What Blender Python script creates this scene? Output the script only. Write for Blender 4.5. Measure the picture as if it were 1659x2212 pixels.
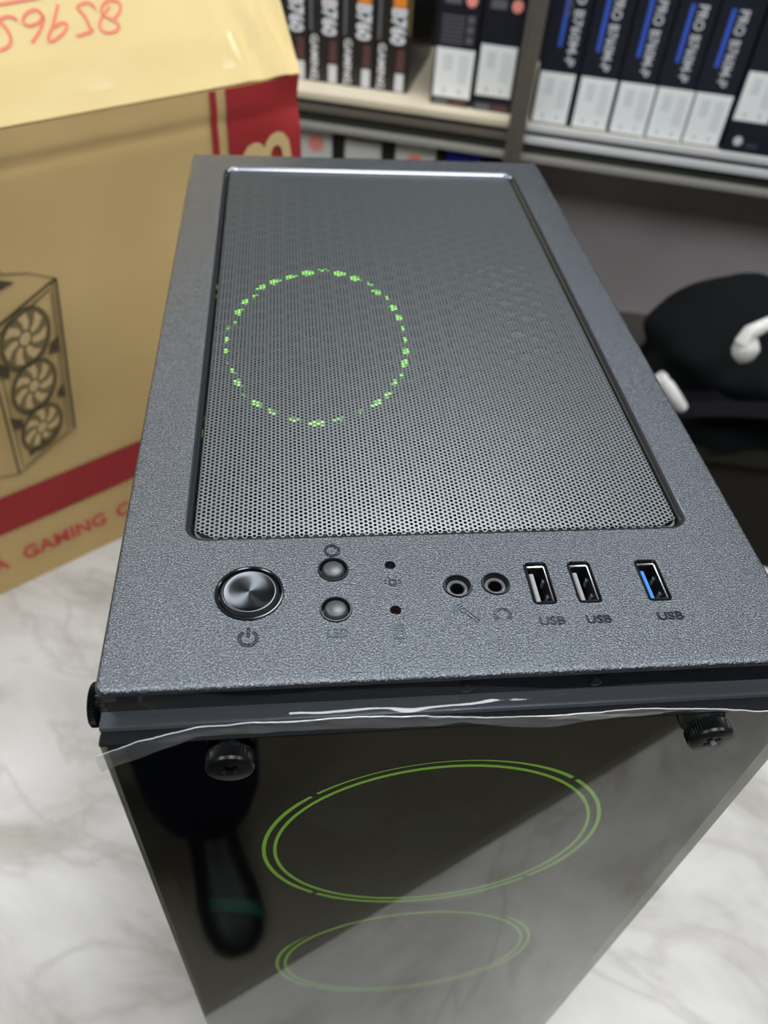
import bpy, bmesh, math, random
from mathutils import Vector, Matrix, noise
from mathutils.geometry import tessellate_polygon
random.seed(7)
for o in list(bpy.data.objects): bpy.data.objects.remove(o)
scene = bpy.context.scene
COL = scene.collection
PI = math.pi
# ------------------------------------------------------------------ camera
# world: metres, floor z=0, table top z=0.75, case top z=1.19, case front-left corner above x=y=0
TZ = 0.75          # table top
CT = 1.19          # top of the computer case
RX = (0.9934574698, -0.0953208505, 0.0628982597)
RD = (-0.0235942912, -0.7101908971, -0.7036136718)
RF = (0.1117388251, 0.6975262182, -0.7077934797)
cam = bpy.data.cameras.new('camera'); camo = bpy.data.objects.new('camera', cam); COL.objects.link(camo)
camo.matrix_world = Matrix(((RX[0], -RD[0], -RF[0], 0.05275691), (RX[1], -RD[1], -RF[1], -0.11578307),
                            (RX[2], -RD[2], -RF[2], 0.18156682 + CT), (0, 0, 0, 1)))
cam.sensor_fit = 'VERTICAL'; cam.sensor_height = 36.0; cam.sensor_width = 27.0
cam.lens = 1711.3 / 2212 * 36.0
cam.clip_start = 0.01; cam.clip_end = 50
cam.dof.use_dof = True; cam.dof.focus_distance = 0.245; cam.dof.aperture_fstop = 12.0
scene.camera = camo
# ------------------------------------------------------------------ world and exposure
w = bpy.data.worlds.new('world'); scene.world = w; w.use_nodes = True
w.node_tree.nodes['Background'].inputs[0].default_value = (0.80, 0.90, 1.0, 1)
w.node_tree.nodes['Background'].inputs[1].default_value = 0.10
scene.view_settings.view_transform = 'Standard'; scene.view_settings.look = 'None'
scene.view_settings.gamma = 1.0; scene.view_settings.use_curve_mapping = False
scene.view_settings.exposure = 0.0
LAMP_STRENGTH = 22.0
LAMPS = [(0.35, 0.95), (-1.15, 0.95), (1.85, 0.95), (0.35, -0.55), (-1.15, -0.55), (1.85, -0.55)]
CEIL = 2.85

# ------------------------------------------------------------------ materials
def mat(name, col=(.5, .5, .5), rough=.5, metal=0., spec=.5, emit=None, estr=0., bump=None, coat=0., var=None):
    """bump=(scale, strength, distance, detail); var=(scale, second colour, detail, lo, hi)"""
    m = bpy.data.materials.new(name); m.use_nodes = True
    nt = m.node_tree; b = nt.nodes['Principled BSDF']
    b.inputs['Base Color'].default_value = (*col, 1); b.inputs['Roughness'].default_value = rough
    b.inputs['Metallic'].default_value = metal; b.inputs['Specular IOR Level'].default_value = spec
    b.inputs['Coat Weight'].default_value = coat
    if emit: b.inputs['Emission Color'].default_value = (*emit, 1); b.inputs['Emission Strength'].default_value = estr
    tc = nt.nodes.new('ShaderNodeTexCoord')
    if var:
        n = nt.nodes.new('ShaderNodeTexNoise'); n.inputs['Scale'].default_value = var[0]; n.inputs['Detail'].default_value = var[2]
        nt.links.new(tc.outputs['Object'], n.inputs['Vector'])
        r = nt.nodes.new('ShaderNodeValToRGB'); r.color_ramp.elements[0].position = var[3]; r.color_ramp.elements[1].position = var[4]
        r.color_ramp.elements[0].color = (*col, 1); r.color_ramp.elements[1].color = (*var[1], 1)
        nt.links.new(n.outputs['Fac'], r.inputs['Fac']); nt.links.new(r.outputs['Color'], b.inputs['Base Color'])
    if bump:
        n = nt.nodes.new('ShaderNodeTexNoise'); n.inputs['Scale'].default_value = bump[0]; n.inputs['Detail'].default_value = bump[3]
        nt.links.new(tc.outputs['Object'], n.inputs['Vector'])
        bp = nt.nodes.new('ShaderNodeBump'); bp.inputs['Strength'].default_value = bump[1]; bp.inputs['Distance'].default_value = bump[2]
        nt.links.new(n.outputs['Fac'], bp.inputs['Height']); nt.links.new(bp.outputs['Normal'], b.inputs['Normal'])
    return m

def sheet(name, tint, ior, rough, haze=0., hazecol=(.9, .9, .92)):
    """clear sheet (glass, film): tinted see-through plus Fresnel gloss, with a little milky haze"""
    m = bpy.data.materials.new(name); m.use_nodes = True
    nt = m.node_tree; nt.nodes.remove(nt.nodes['Principled BSDF']); out = nt.nodes['Material Output']
    t = nt.nodes.new('ShaderNodeBsdfTransparent'); t.inputs[0].default_value = (*tint, 1)
    g = nt.nodes.new('ShaderNodeBsdfGlossy'); g.inputs['Roughness'].default_value = rough; g.inputs['Color'].default_value = (1, 1, 1, 1)
    # Schlick reflectance that is the same on both sides of the sheet (ior is used for the normal reflectance)
    def mth(op, p, q=None):
        n = nt.nodes.new('ShaderNodeMath'); n.operation = op
        for k, v in enumerate((p, q)):
            if v is None: continue
            if isinstance(v, (int, float)): n.inputs[k].default_value = v
            else: nt.links.new(v, n.inputs[k])
        return n.outputs[0]
    ge = nt.nodes.new('ShaderNodeNewGeometry'); dt = nt.nodes.new('ShaderNodeVectorMath'); dt.operation = 'DOT_PRODUCT'
    nt.links.new(ge.outputs['Normal'], dt.inputs[0]); nt.links.new(ge.outputs['Incoming'], dt.inputs[1])
    f0 = ((ior - 1) / (ior + 1)) ** 2
    fr = mth('ADD', mth('MULTIPLY', mth('POWER', mth('SUBTRACT', 1.0, mth('ABSOLUTE', dt.outputs['Value'])), 5.0), 1 - f0), f0)
    d = nt.nodes.new('ShaderNodeBsdfDiffuse'); d.inputs[0].default_value = (*hazecol, 1)
    mh = nt.nodes.new('ShaderNodeMixShader'); mh.inputs[0].default_value = haze
    nt.links.new(t.outputs[0], mh.inputs[1]); nt.links.new(d.outputs[0], mh.inputs[2])
    mx = nt.nodes.new('ShaderNodeMixShader')
    nt.links.new(fr, mx.inputs[0]); nt.links.new(mh.outputs[0], mx.inputs[1]); nt.links.new(g.outputs[0], mx.inputs[2])
    nt.links.new(mx.outputs[0], out.inputs['Surface'])
    return m

def marble():
    m = bpy.data.materials.new('marble'); m.use_nodes = True
    nt = m.node_tree; b = nt.nodes['Principled BSDF']; L = nt.links.new
    b.inputs['Roughness'].default_value = .42
    tc = nt.nodes.new('ShaderNodeTexCoord')
    mp = nt.nodes.new('ShaderNodeMapping'); mp.inputs['Rotation'].default_value = (0, 0, 0.35); mp.inputs['Scale'].default_value = (1.0, 2.0, 1.0)
    L(tc.outputs['Object'], mp.inputs['Vector'])
    n1 = nt.nodes.new('ShaderNodeTexNoise'); n1.inputs['Scale'].default_value = 5.0; n1.inputs['Detail'].default_value = 7; n1.inputs['Roughness'].default_value = .6; n1.inputs['Distortion'].default_value = 1.2
    L(mp.outputs[0], n1.inputs['Vector'])
    r1 = nt.nodes.new('ShaderNodeValToRGB'); e = r1.color_ramp.elements
    e[0].position = .28; e[0].color = (.27, .240, .200, 1); e[1].position = .60; e[1].color = (.53, .507, .470, 1)
    q = r1.color_ramp.elements.new(.47); q.color = (.46, .435, .398, 1)
    L(n1.outputs['Fac'], r1.inputs['Fac'])
    n2 = nt.nodes.new('ShaderNodeTexNoise'); n2.inputs['Scale'].default_value = 3.0; n2.inputs['Detail'].default_value = 5; n2.inputs['Distortion'].default_value = 2.2
    L(mp.outputs[0], n2.inputs['Vector'])
    sb = nt.nodes.new('ShaderNodeMath'); sb.operation = 'SUBTRACT'; sb.inputs[1].default_value = .5; L(n2.outputs['Fac'], sb.inputs[0])
    ab = nt.nodes.new('ShaderNodeMath'); ab.operation = 'ABSOLUTE'; L(sb.outputs[0], ab.inputs[0])
    r2 = nt.nodes.new('ShaderNodeValToRGB'); e = r2.color_ramp.elements
    e[0].position = 0.0; e[0].color = (.42, .42, .42, 1); e[1].position = .035; e[1].color = (0, 0, 0, 1)
    L(ab.outputs[0], r2.inputs['Fac'])
    mx = nt.nodes.new('ShaderNodeMixRGB'); mx.inputs['Color2'].default_value = (.30, .265, .23, 1)
    L(r2.outputs['Color'], mx.inputs['Fac']); L(r1.outputs['Color'], mx.inputs['Color1']); L(mx.outputs[0], b.inputs['Base Color'])
    return m

def brushed():
    m = mat('brushed_metal', (.085, .09, .097), .24, 1.0)
    nt = m.node_tree; b = nt.nodes['Principled BSDF']
    b.inputs['Anisotropic'].default_value = .85
    tg = nt.nodes.new('ShaderNodeTangent'); tg.direction_type = 'RADIAL'; tg.axis = 'Z'
    nt.links.new(tg.outputs[0], b.inputs['Tangent'])
    return m

M = {}
M['powder'] = mat('powder_coated_steel', (.088, .095, .104), .24, .90, .5, bump=(2100, 1.0, .00036, 2.0), var=(2000, (.19, .204, .223), 1.0, .36, .74))
M['lipmetal'] = mat('smooth_rolled_steel', (.15, .155, .17), .20, .9)
M['recess'] = mat('black_recess', (.004, .005, .007), .5, 0, .12)
M['marking'] = mat('pressed_marking', (.045, .05, .055), .25, .85)
M['steel'] = mat('dark_steel', (.016, .018, .021), .38, .3, .5, bump=(700, .15, .0002, 1))
M['ledge'] = mat('blue_grey_steel', (.062, .070, .080), .30, .6, .5, bump=(900, .15, .0002, 1))
M['grille'] = mat('grille_paint', (.235, .25, .254), .36, .85, .5)
M['black'] = mat('black_plastic', (.006, .006, .007), .35, 0, .5)
M['blackmatt'] = mat('black_matt', (.005, .005, .0055), .7, 0, .08)
M['gloss'] = mat('gloss_black_metal', (.012, .014, .016), .16, .4, .6)
M['screw'] = mat('screw_black', (.006, .0065, .007), .30, .25, .3)
M['chrome'] = mat('nickel_shell', (.62, .60, .54), .18, 1.0)
M['brushed'] = brushed()
M['button'] = mat('button_plastic', (.075, .08, .085), .36, .5, .5)
M['jack'] = mat('jack_grey', (.13, .13, .14), .3, .2, .5)
M['tongue'] = mat('usb_tongue_grey', (.20, .20, .20), .4, 0, .5)
M['tongueb'] = mat('usb_tongue_blue', (.015, .16, .62), .35, 0, .5)
M['brass'] = mat('gold_contact', (.75, .60, .25), .25, 1.0)
M['redled'] = mat('dim_red_led', (.014, .001, .002), .2)
M['glass'] = sheet('smoked_glass', (.44, .45, .42), 1.80, .004)
M['film'] = sheet('clear_film', (.95, .96, .97), 1.42, .05, .012)
M['filmbright'] = sheet('folded_film', (.93, .94, .95), 1.55, .06, .10)
M['filmrim'] = sheet('torn_film_rim_glint', (.85, .86, .88), 1.6, .15, .55)  # milky white stands in for light caught by the torn edge
M['led'] = mat('green_led', (.05, .12, .02), .4, emit=(.36, .78, .07), estr=1.6)
M['ledrear'] = mat('green_led_rear', (.05, .12, .02), .4, emit=(.28, .88, .10), estr=4.2)
M['pcb'] = mat('circuit_board', (.012, .014, .02), .5)
M['heatsink'] = mat('heatsink', (.45, .46, .48), .4, .8)
M['marble'] = marble()
M['tableleg'] = mat('table_leg', (.05, .05, .055), .4, .5)
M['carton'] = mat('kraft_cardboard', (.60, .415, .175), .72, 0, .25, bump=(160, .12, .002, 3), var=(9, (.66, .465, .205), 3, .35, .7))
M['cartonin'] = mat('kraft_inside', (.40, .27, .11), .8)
M['flap'] = mat('kraft_flap_lit', (.69, .52, .225), .50, 0, .35, bump=(40, .15, .004, 3), var=(9, (.73, .56, .255), 3, .35, .7))  # same board as the walls, brightness from overhead light put into the colour
M['tape'] = sheet('clear_tape', (1, 1, .98), 1.45, .16, .0)
M['redprint'] = mat('red_print', (.34, .022, .026), .6, 0, .3, var=(6, (.40, .03, .03), 2, .3, .7))
M['redink'] = mat('red_ink', (.62, .07, .06), .6)
M['redmarker'] = mat('red_marker', (.78, .19, .11), .6)
M['beigeprint'] = mat('bare_kraft', (.68, .49, .23), .7)
M['inkbrown'] = mat('dark_print', (.085, .065, .03), .7)
M['inksoft'] = mat('half_tone_print', (.23, .17, .07), .7)
M['boxblack'] = mat('box_black_navy', (.008, .010, .020), .35)
M['boxdark'] = mat('box_charcoal', (.020, .017, .015), .35)
M['label'] = mat('white_label', (.93, .94, .92), .5)
M['labelgrey'] = mat('label_print', (.66, .68, .67), .5)
M['blueprint'] = mat('blue_print', (.04, .12, .60), .5)
M['bluebright'] = mat('bright_blue_print', (.06, .28, .85), .5)
M['greyprint'] = mat('silver_print', (.66, .66, .68), .5)
M['dimprint'] = mat('dim_print', (.13, .13, .14), .5)
M['whiteprint'] = mat('white_print', (.85, .85, .86), .5)
M['orangeprint'] = mat('orange_print', (.85, .28, .03), .5)
M['maroonprint'] = mat('maroon_print', (.11, .045, .04), .5)
M['pinkprint'] = mat('salmon_print', (.95, .33, .26), .5)
M['gold'] = mat('gold_edge', (.20, .14, .06), .4, .4)
M['board'] = mat('cream_shelf_board', (.66, .57, .42), .4, 0, .5)
M['rail'] = mat('aluminium_rail', (.80, .80, .79), .3, .25)
M['rail2'] = mat('dull_rail', (.42, .40, .36), .35, .3)
M['raildull'] = mat('darker_rail', (.20, .17, .14), .3, .4)  # darker than the right bay's rail, used in the left bay only
M['raildark'] = mat('dark_fascia', (.035, .038, .030), .3, 0, .5)
M['post'] = mat('beige_post', (.22, .195, .165), .35, .5)
M['shelfback'] = mat('dark_back_panel', (.035, .032, .032), .6)
M['panel'] = mat('grey_brown_panel', (.52, .465, .46), .45, 0, .4, var=(2.5, (.34, .295, .29), 2, .35, .65))
M['boxwhite'] = mat('white_carton', (.72, .73, .68), .5)
M['boxblue'] = mat('deep_blue_carton', (.006, .016, .42), .4)
M['fabric'] = mat('black_fabric', (.0028, .0036, .004), .85, 0, .10, bump=(14, .5, .02, 4))
M['webbing'] = mat('black_webbing', (.006, .006, .012), .7)
M['cord'] = mat('white_cord', (.62, .60, .56), .5, bump=(220, .8, .004, 2))
M['bench'] = mat('dark_bench', (.022, .018, .014), .5)
M['floor'] = mat('brown_floor', (.165, .145, .100), .45, var=(3, (.135, .115, .08), 4, .3, .7))
M['wall'] = mat('wall_paint', (.14, .13, .125), .7)
M['ceiling'] = mat('ceiling_paint', (.34, .34, .35), .8)
M['lamp'] = mat('led_diffuser', (.9, .9, .9), .5, emit=(.92, .96, 1.0), estr=LAMP_STRENGTH)
M['lampframe'] = mat('lamp_frame', (.8, .8, .8), .4)
M['trouser'] = mat('navy_trousers', (.006, .010, .028), .8)
M['skin'] = mat('skin', (.42, .25, .17), .55)
M['phone'] = mat('phone_body', (.03, .03, .035), .25, .4)
M['shoe'] = mat('black_shoe', (.006, .007, .007), .5)
M['shoegreen'] = mat('dark_green_stripe', (.012, .09, .06), .5)

# ------------------------------------------------------------------ mesh helpers
class MB:
    def __init__(s): s.v = []; s.f = []
    def add(s, vs, fs):
        n = len(s.v); s.v += [tuple(p) for p in vs]; s.f += [tuple(i + n for i in f) for f in fs]; return s
    def box(s, x0, x1, y0, y1, z0, z1):
        return s.add([(x0, y0, z0), (x1, y0, z0), (x1, y1, z0), (x0, y1, z0), (x0, y0, z1), (x1, y0, z1), (x1, y1, z1), (x0, y1, z1)],
                     [(3, 2, 1, 0), (4, 5, 6, 7), (0, 1, 5, 4), (1, 2, 6, 5), (2, 3, 7, 6), (3, 0, 4, 7)])
    def loft(s, loops, cap0=False, cap1=False, closed=True):
        n = len(loops[0]); vs = [p for l in loops for p in l]; fs = []
        for k in range(len(loops) - 1):
            for i in range(n if closed else n - 1):
                j = (i + 1) % n; fs.append((k * n + i, k * n + j, (k + 1) * n + j, (k + 1) * n + i))
        if cap0: fs.append(tuple(reversed(range(n))))
        if cap1: fs.append(tuple(range((len(loops) - 1) * n, len(loops) * n)))
        return s.add(vs, fs)
    def fill(s, loops, flip=False):
        """flat face with holes: loops of 3-D points in one plane, the first is the outline"""
        tri = tessellate_polygon([[Vector(p) for p in l] for l in loops])
        return s.add([p for l in loops for p in l], [tuple(reversed(t)) if flip else tuple(t) for t in tri])
    def tube(s, path, r, n=8, closed=False, cap=True):
        P = [Vector(p) for p in path]; loops = []; m = len(P); up = None
        for i in range(m):
            a = P[(i - 1) % m] if (closed or i > 0) else P[i]; b = P[(i + 1) % m] if (closed or i < m - 1) else P[i]
            t = (b - a).normalized()
            if up is None:
                up = Vector((0, 0, 1)) if abs(t.z) < .9 else Vector((1, 0, 0))
            x = t.cross(up).normalized(); y = x.cross(t).normalized(); up = y
            rr = r[i] if isinstance(r, (list, tuple)) else r
            loops.append([P[i] + x * (rr * math.cos(2 * PI * k / n)) + y * (rr * math.sin(2 * PI * k / n)) for k in range(n)])
        if closed: loops.append(loops[0])
        return s.loft(loops, cap and not closed, cap and not closed)
    def lathe(s, prof, n=48, c=(0, 0, 0), axis='z', cap0=False, cap1=False):
        loops = []
        for r, h in prof:
            l = []
            for k in range(n):
                a = 2 * PI * k / n; u, v = r * math.cos(a), r * math.sin(a)
                p = {'z': (u, v, h), 'y': (u, h, v), 'x': (h, u, v)}[axis]
                l.append((c[0] + p[0], c[1] + p[1], c[2] + p[2]))
            loops.append(l)
        return s.loft(loops, cap0, cap1)
    def xform(s, f): s.v = [tuple(f(p)) for p in s.v]; return s
    def build(s, name, m, parent=None, smooth=True, bevel=0, weld=False):
        me = bpy.data.meshes.new(name); me.from_pydata(s.v, [], s.f); me.materials.append(M[m] if isinstance(m, str) else m)
        bm = bmesh.new(); bm.from_mesh(me)
        if weld: bmesh.ops.remove_doubles(bm, verts=bm.verts, dist=1e-6)
        bmesh.ops.recalc_face_normals(bm, faces=bm.faces)
        if bevel:
            bmesh.ops.bevel(bm, geom=list(bm.edges), offset=bevel, segments=2, affect='EDGES', clamp_overlap=True)
        bm.to_mesh(me); bm.free()
        if smooth:
            me.polygons.foreach_set('use_smooth', [True] * len(me.polygons)); me.set_sharp_from_angle(angle=math.radians(35))
        o = bpy.data.objects.new(name, me); COL.objects.link(o)
        if parent: o.parent = parent
        return o

def tag(o, label=None, cat=None, group=None, kind=None):
    for k, v in (('label', label), ('category', cat), ('group', group), ('kind', kind)):
        if v: o[k] = v
    return o
def thing(name, label, cat, loc=(0, 0, 0), rz=0, group=None):
    o = bpy.data.objects.new(name, None); COL.objects.link(o); o.location = loc; o.rotation_euler = (0, 0, rz)
    o.empty_display_size = .02
    return tag(o, label, cat, group)
def rrect(x0, x1, y0, y1, r, z, n=6, inset=0):
    x0 += inset; x1 -= inset; y0 += inset; y1 -= inset; r = max(r - inset, 1e-5); L = []
    for cx, cy, a0 in ((x1 - r, y1 - r, 0), (x0 + r, y1 - r, PI / 2), (x0 + r, y0 + r, PI), (x1 - r, y0 + r, 1.5 * PI)):
        for k in range(n + 1):
            a = a0 + PI / 2 * k / n; L.append((cx + r * math.cos(a), cy + r * math.sin(a), z))
    return L
def circ(cx, cy, r, z, n=40): return [(cx + r * math.cos(2 * PI * k / n), cy + r * math.sin(2 * PI * k / n), z) for k in range(n)]
def arcpts(cx, cy, r, a0, a1, z, n=24):
    return [(cx + r * math.cos(math.radians(a0 + (a1 - a0) * k / n)), cy + r * math.sin(math.radians(a0 + (a1 - a0) * k / n)), z) for k in range(n + 1)]
def text_mb(body, size, outline=0, extrude=0, sx=1.0, bold=0):
    """text as mesh data in the XY plane, centred on its box; returns MB and (width, height)"""
    cu = bpy.data.curves.new('t', 'FONT'); cu.body = body; cu.size = size; cu.align_x = 'CENTER'; cu.align_y = 'CENTER'; cu.resolution_u = 3
    if outline: cu.fill_mode = 'NONE'; cu.bevel_depth = outline; cu.bevel_resolution = 1
    else: cu.extrude = extrude; cu.offset = bold
    o = bpy.data.objects.new('t', cu); COL.objects.link(o)
    dg = bpy.context.evaluated_depsgraph_get(); me = bpy.data.meshes.new_from_object(o.evaluated_get(dg))
    vs = [tuple(v.co) for v in me.vertices]; fs = [tuple(p.vertices) for p in me.polygons]
    bpy.data.objects.remove(o); bpy.data.curves.remove(cu); bpy.data.meshes.remove(me)
    xs = [p[0] for p in vs]; ys = [p[1] for p in vs]; cx, cy = (min(xs) + max(xs)) / 2, (min(ys) + max(ys)) / 2
    mb = MB(); mb.add([((p[0] - cx) * sx, p[1] - cy, p[2]) for p in vs], fs)
    return mb, ((max(xs) - min(xs)) * sx, max(ys) - min(ys))
def copy_tree(o, parent=None):
    c = o.copy(); COL.objects.link(c); c.parent = parent
    for ch in list(o.children): copy_tree(ch, c)
    return c

# ================================================================== setting
def room():
    m = MB().box(-3, 3.2, -2.6, 2.6, -.05, 0); tag(m.build('floor', 'floor', smooth=False), kind='structure')
    m = MB().box(-3, 3.2, -2.6, 2.6, CEIL, CEIL + .05); tag(m.build('ceiling', 'ceiling', smooth=False), kind='structure')
    m = MB().box(-3, 3.2, 2.6, 2.65, 0, CEIL); tag(m.build('wall_back', 'wall', smooth=False), kind='structure')
    where = ['above the shelves, nearest the middle', 'above the shelves on the left', 'above the shelves on the right',
             'over the photographer, nearest the middle', 'over the photographer on the left', 'over the photographer on the right']
    for (x, y), wh in zip(LAMPS, where):
        t = thing('ceiling_light', 'square white LED ceiling panel ' + wh, 'ceiling light', (x, y, CEIL), 0, 'LED ceiling panels')
        f = MB(); a = .31
        f.loft([[(sx * b, sy * b, z) for sx, sy in ((-1, -1), (1, -1), (1, 1), (-1, 1))] for b, z in ((a, 0), (a, -.02), (a - .02, -.02), (a - .02, -.006))])
        f.build('frame', 'lampframe', t, smooth=False)
        MB().box(-a + .02, a - .02, -a + .02, a - .02, -.014, -.008).build('diffuser', 'lamp', t, smooth=False)
room()

# ================================================================== marble table (front edge runs diagonally in front of the case)
def table():
    fx, fy = .905, -.4254; nx, ny = .4254, .905
    ang = math.atan2(fy, fx)
    t = thing('marble_table', 'white marble topped table with soft grey veins carrying the computer case', 'table', (-.016, -.043, 0), ang)
    L0, L1, W = -.95, .75, .645
    m = MB()
    lp = []
    for ins, z in ((.003, TZ), (.0008, TZ - .001), (0, TZ - .003), (0, TZ - .027), (.003, TZ - .03)):
        lp.append(rrect(L0, L1, 0, W, .012, z, 5, ins))
    m.loft(lp, True, True); m.build('tabletop', 'marble', t)
    MB().box(L0 + .06, L1 - .06, .06, W - .06, TZ - .10, TZ - .031).build('apron', 'tableleg', t, smooth=False)
    for x in (L0 + .07, L1 - .12):
        for y in (.07, W - .12):
            MB().box(x, x + .05, y, y + .05, 0, TZ - .101).build('leg', 'tableleg', t, smooth=False)
table()

# ================================================================== computer case
W, D, H = .200, .352, .440
CASE = thing('computer_case', 'dark grey tower computer case with mesh top and smoked glass front', 'computer case', (0, 0, TZ))
def cz(mb, f=None): return mb.xform(lambda p: (p[0], p[1], p[2] + H))     # z=0 at the case's top while modelling
def part(mb, name, m, parent=CASE, **k): return cz(mb).build(name, m, parent, **k)

PWR = (.0391, .0315); BT = [(.0638, .0394), (.0638, .0244)]; LEDS = [(.0811, .0404), (.0810, .0233)]
JK = [(.1005, .0314), (.1122, .0318)]; USB = [(.1258, .0315), (.1396, .0314), (.1613, .0312)]
MX0, MX1, MY0, MY1, MR = .0185, .1822, .0525, .3345, .007

def top_panel():
    m = MB()
    prof = ((.0016, 0), (.0008, -.00012), (.0003, -.0005), (.00005, -.0011), (0, -.0016), (.0002, -.0021), (.0012, -.0022))
    loops = [rrect(0, W, 0, D, .003, z, 5, i) for i, z in prof]
    m.loft(loops)
    holes = [rrect(MX0, MX1, MY0, MY1, MR, 0, 8)]
    rl = MB().loft([rrect(MX0, MX1, MY0, MY1, MR, z, 8, i) for i, z in ((0, 0), (.0005, -.0001), (.0010, -.0005), (.0017, -.0013), (.0020, -.0019), (.0020, -.0045))])
    def hole(lf, depth=.003):
        holes.append(lf(0)); m.loft([lf(0), lf(-depth)])
    hole(lambda z: circ(*PWR, .0100, z, 56))
    for b in BT: hole(lambda z, b=b: circ(*b, .0047, z, 40))
    for b in LEDS: hole(lambda z, b=b: circ(*b, .00165, z, 24))
    for b in JK: hole(lambda z, b=b: circ(*b, .0044, z, 40))
    for b in USB: hole(lambda z, b=b: rrect(b[0] - .0037, b[0] + .0037, b[1] - .0081, b[1] + .0081, .0013, z, 4))
    m.fill([loops[0]] + holes)
    tp = part(m, 'top_panel', 'powder', weld=True)
    part(rl, 'recess_lip', 'lipmetal', tp)
    part(MB().loft([rrect(.0006, W - .0006, .0006, D - .0006, .003, z, 5) for z in (-.0019, -.0099)]), 'chassis_edge', 'recess', tp)
    for x in (.0003, W - .0053):      # folded corner tabs
        part(MB().box(x, x + .005, .0002, .0007, -.0046, -.0015), 'corner_tab', 'lipmetal', tp, smooth=False)
    # rivets on the front lip
    for x in (.099, .136):
        r = MB().lathe([(.0016, .0002), (.0016, -.0003), (.001, -.0007), (.0002, -.0008)], 16, (x, .0004, -.0066), 'y', False, True)
        part(r, 'rivet', 'gloss', tp)
    # raised markings pressed into the sheet
    def mark(name, paths, r=.00020):
        q = MB()
        for p, closed in paths: q.tube(p, r, 6, closed)
        part(q, name, 'marking', tp)
    z = .00008
    def outl(pts, wd):   # outline of a thick stroke given as a polyline
        P = [Vector(p) for p in pts]; Lf = []; Rt = []
        for i in range(len(P)):
            t = (P[min(i + 1, len(P) - 1)] - P[max(i - 1, 0)]).normalized(); nrm = Vector((-t.y, t.x, 0))
            Lf.append(P[i] + nrm * wd); Rt.append(P[i] - nrm * wd)
        return (Lf + Rt[::-1], True)
    mark('power_icon', [outl(arcpts(.0391, .0155, .0024, 125, 415, z), .00030), outl([(.0391, .0190, z), (.0391, .0160, z)], .00030)])
    mark('reset_icon', [outl(arcpts(.0638, .0470, .0021, 70, 395, z), .00030), outl([(.0655, .0482, z), (.0645, .0492, z), (.0650, .0478, z)], .0002)])
    bl = [(circ(.0812, .0337, .0012, z, 20), True), (circ(.0812, .0337, .0008, z, 16), True), ([(.0806, .0322, z), (.0818, .0322, z)], False)]
    for a in (20, 60, 120, 160, -10, 190):
        c, s = math.cos(math.radians(a)), math.sin(math.radians(a)); bl.append(([(.0812 + .0018 * c, .0337 + .0018 * s, z), (.0812 + .0026 * c, .0337 + .0026 * s, z)], False))
    mark('bulb_icon', bl, .00017)
    mark('disk_icon', [(rrect(.0796, .0830, .0168, .0182, .0006, z, 4), True), (rrect(.0802, .0824, .0172, .0178, .0002, z, 2), True),
                       (rrect(.0796, .0830, .0133, .0163, .0006, z, 4), True), (rrect(.0802, .0824, .0138, .0160, .0004, z, 3), True)], .00017)
    mk = [outl([(.1014, .0218, z), (.1046, .0181, z)], .0005), (circ(.1008, .0222, .0009, z, 14), True)]
    mk += [(arcpts(.1012, .0216, .0024, 100, 190, z, 8), False), (arcpts(.1012, .0216, .0033, 100, 190, z, 8), False)]
    mark('microphone_icon', mk, .00018)
    mark('headphone_icon', [outl(arcpts(.1120, .0200, .0023, -25, 205, z, 18), .00028), outl([(.1099, .0194, z), (.1103, .0186, z)], .0006), outl([(.1141, .0194, z), (.1137, .0186, z)], .0006)], .00018)
    for nm, s, x, y, wd in (('led_lettering', 'LED', .0639, .0160, .0060), ('usb_lettering', 'USB', .1262, .0173, .0077),
                            ('usb_lettering', 'USB', .1402, .0172, .0076), ('usb_lettering', 'USB', .1621, .0174, .0080)):
        q, (tw, th) = text_mb(s, .004, outline=.00013); k = wd / tw; hh = .0030 / th
        q.xform(lambda p: (x + p[0] * k, y + p[1] * hh, z + p[2]))
        part(q, nm, 'marking', tp)
top_panel()

def hexmesh(x0, x1, y0, y1, rad, a, hr, z, thick, ns=12):
    """perforated sheet: hexagonal cells (neighbours a apart along y) each with a round hole; edges stay scalloped"""
    m = MB(); dx = a * math.sqrt(3) / 2; nx = int((x1 - x0) / dx); ny = int((y1 - y0) / a) + 1
    ox = x0 + ((x1 - x0) - (nx - 1) * dx) / 2; R = a / math.sqrt(3)
    outer = []
    for k in range(12):
        an = 2 * PI * k / 12
        outer.append((R * math.cos(an), R * math.sin(an)) if k % 2 == 0 else (a / 2 * math.cos(an), a / 2 * math.sin(an)))
    inner = [(hr * math.cos(2 * PI * k / 12), hr * math.sin(2 * PI * k / 12)) for k in range(12)]
    for i in range(nx):
        cx = ox + i * dx
        for j in range(ny):
            cy = y0 + (j + (.5 if i % 2 else 0)) * a
            if cy > y1: continue
            ex = max(x0 + rad - cx, cx - (x1 - rad), 0); ey = max(y0 + rad - cy, cy - (y1 - rad), 0)
            if ex > 0 and ey > 0 and math.hypot(ex, ey) > rad: continue
            n = len(m.v)
            m.v += [(cx + u, cy + v, z) for u, v in outer] + [(cx + u, cy + v, z) for u, v in inner] + [(cx + u, cy + v, z - thick) for u, v in inner]
            for k in range(12):
                q = (k + 1) % 12
                m.f.append((n + k, n + q, n + 12 + q, n + 12 + k)); m.f.append((n + 12 + k, n + 12 + q, n + 24 + q, n + 24 + k))
    return m
def raw_build(mb, name, m, parent):
    me = bpy.data.meshes.new(name); me.from_pydata(mb.v, [], mb.f); me.materials.append(M[m])
    o = bpy.data.objects.new(name, me); COL.objects.link(o); o.parent = parent; return o
g = hexmesh(MX0 + .0027, MX1 - .0027, MY0 + .0031, MY1 - .0024, .006, .0017, .00055, -.0016, .00022)
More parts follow.
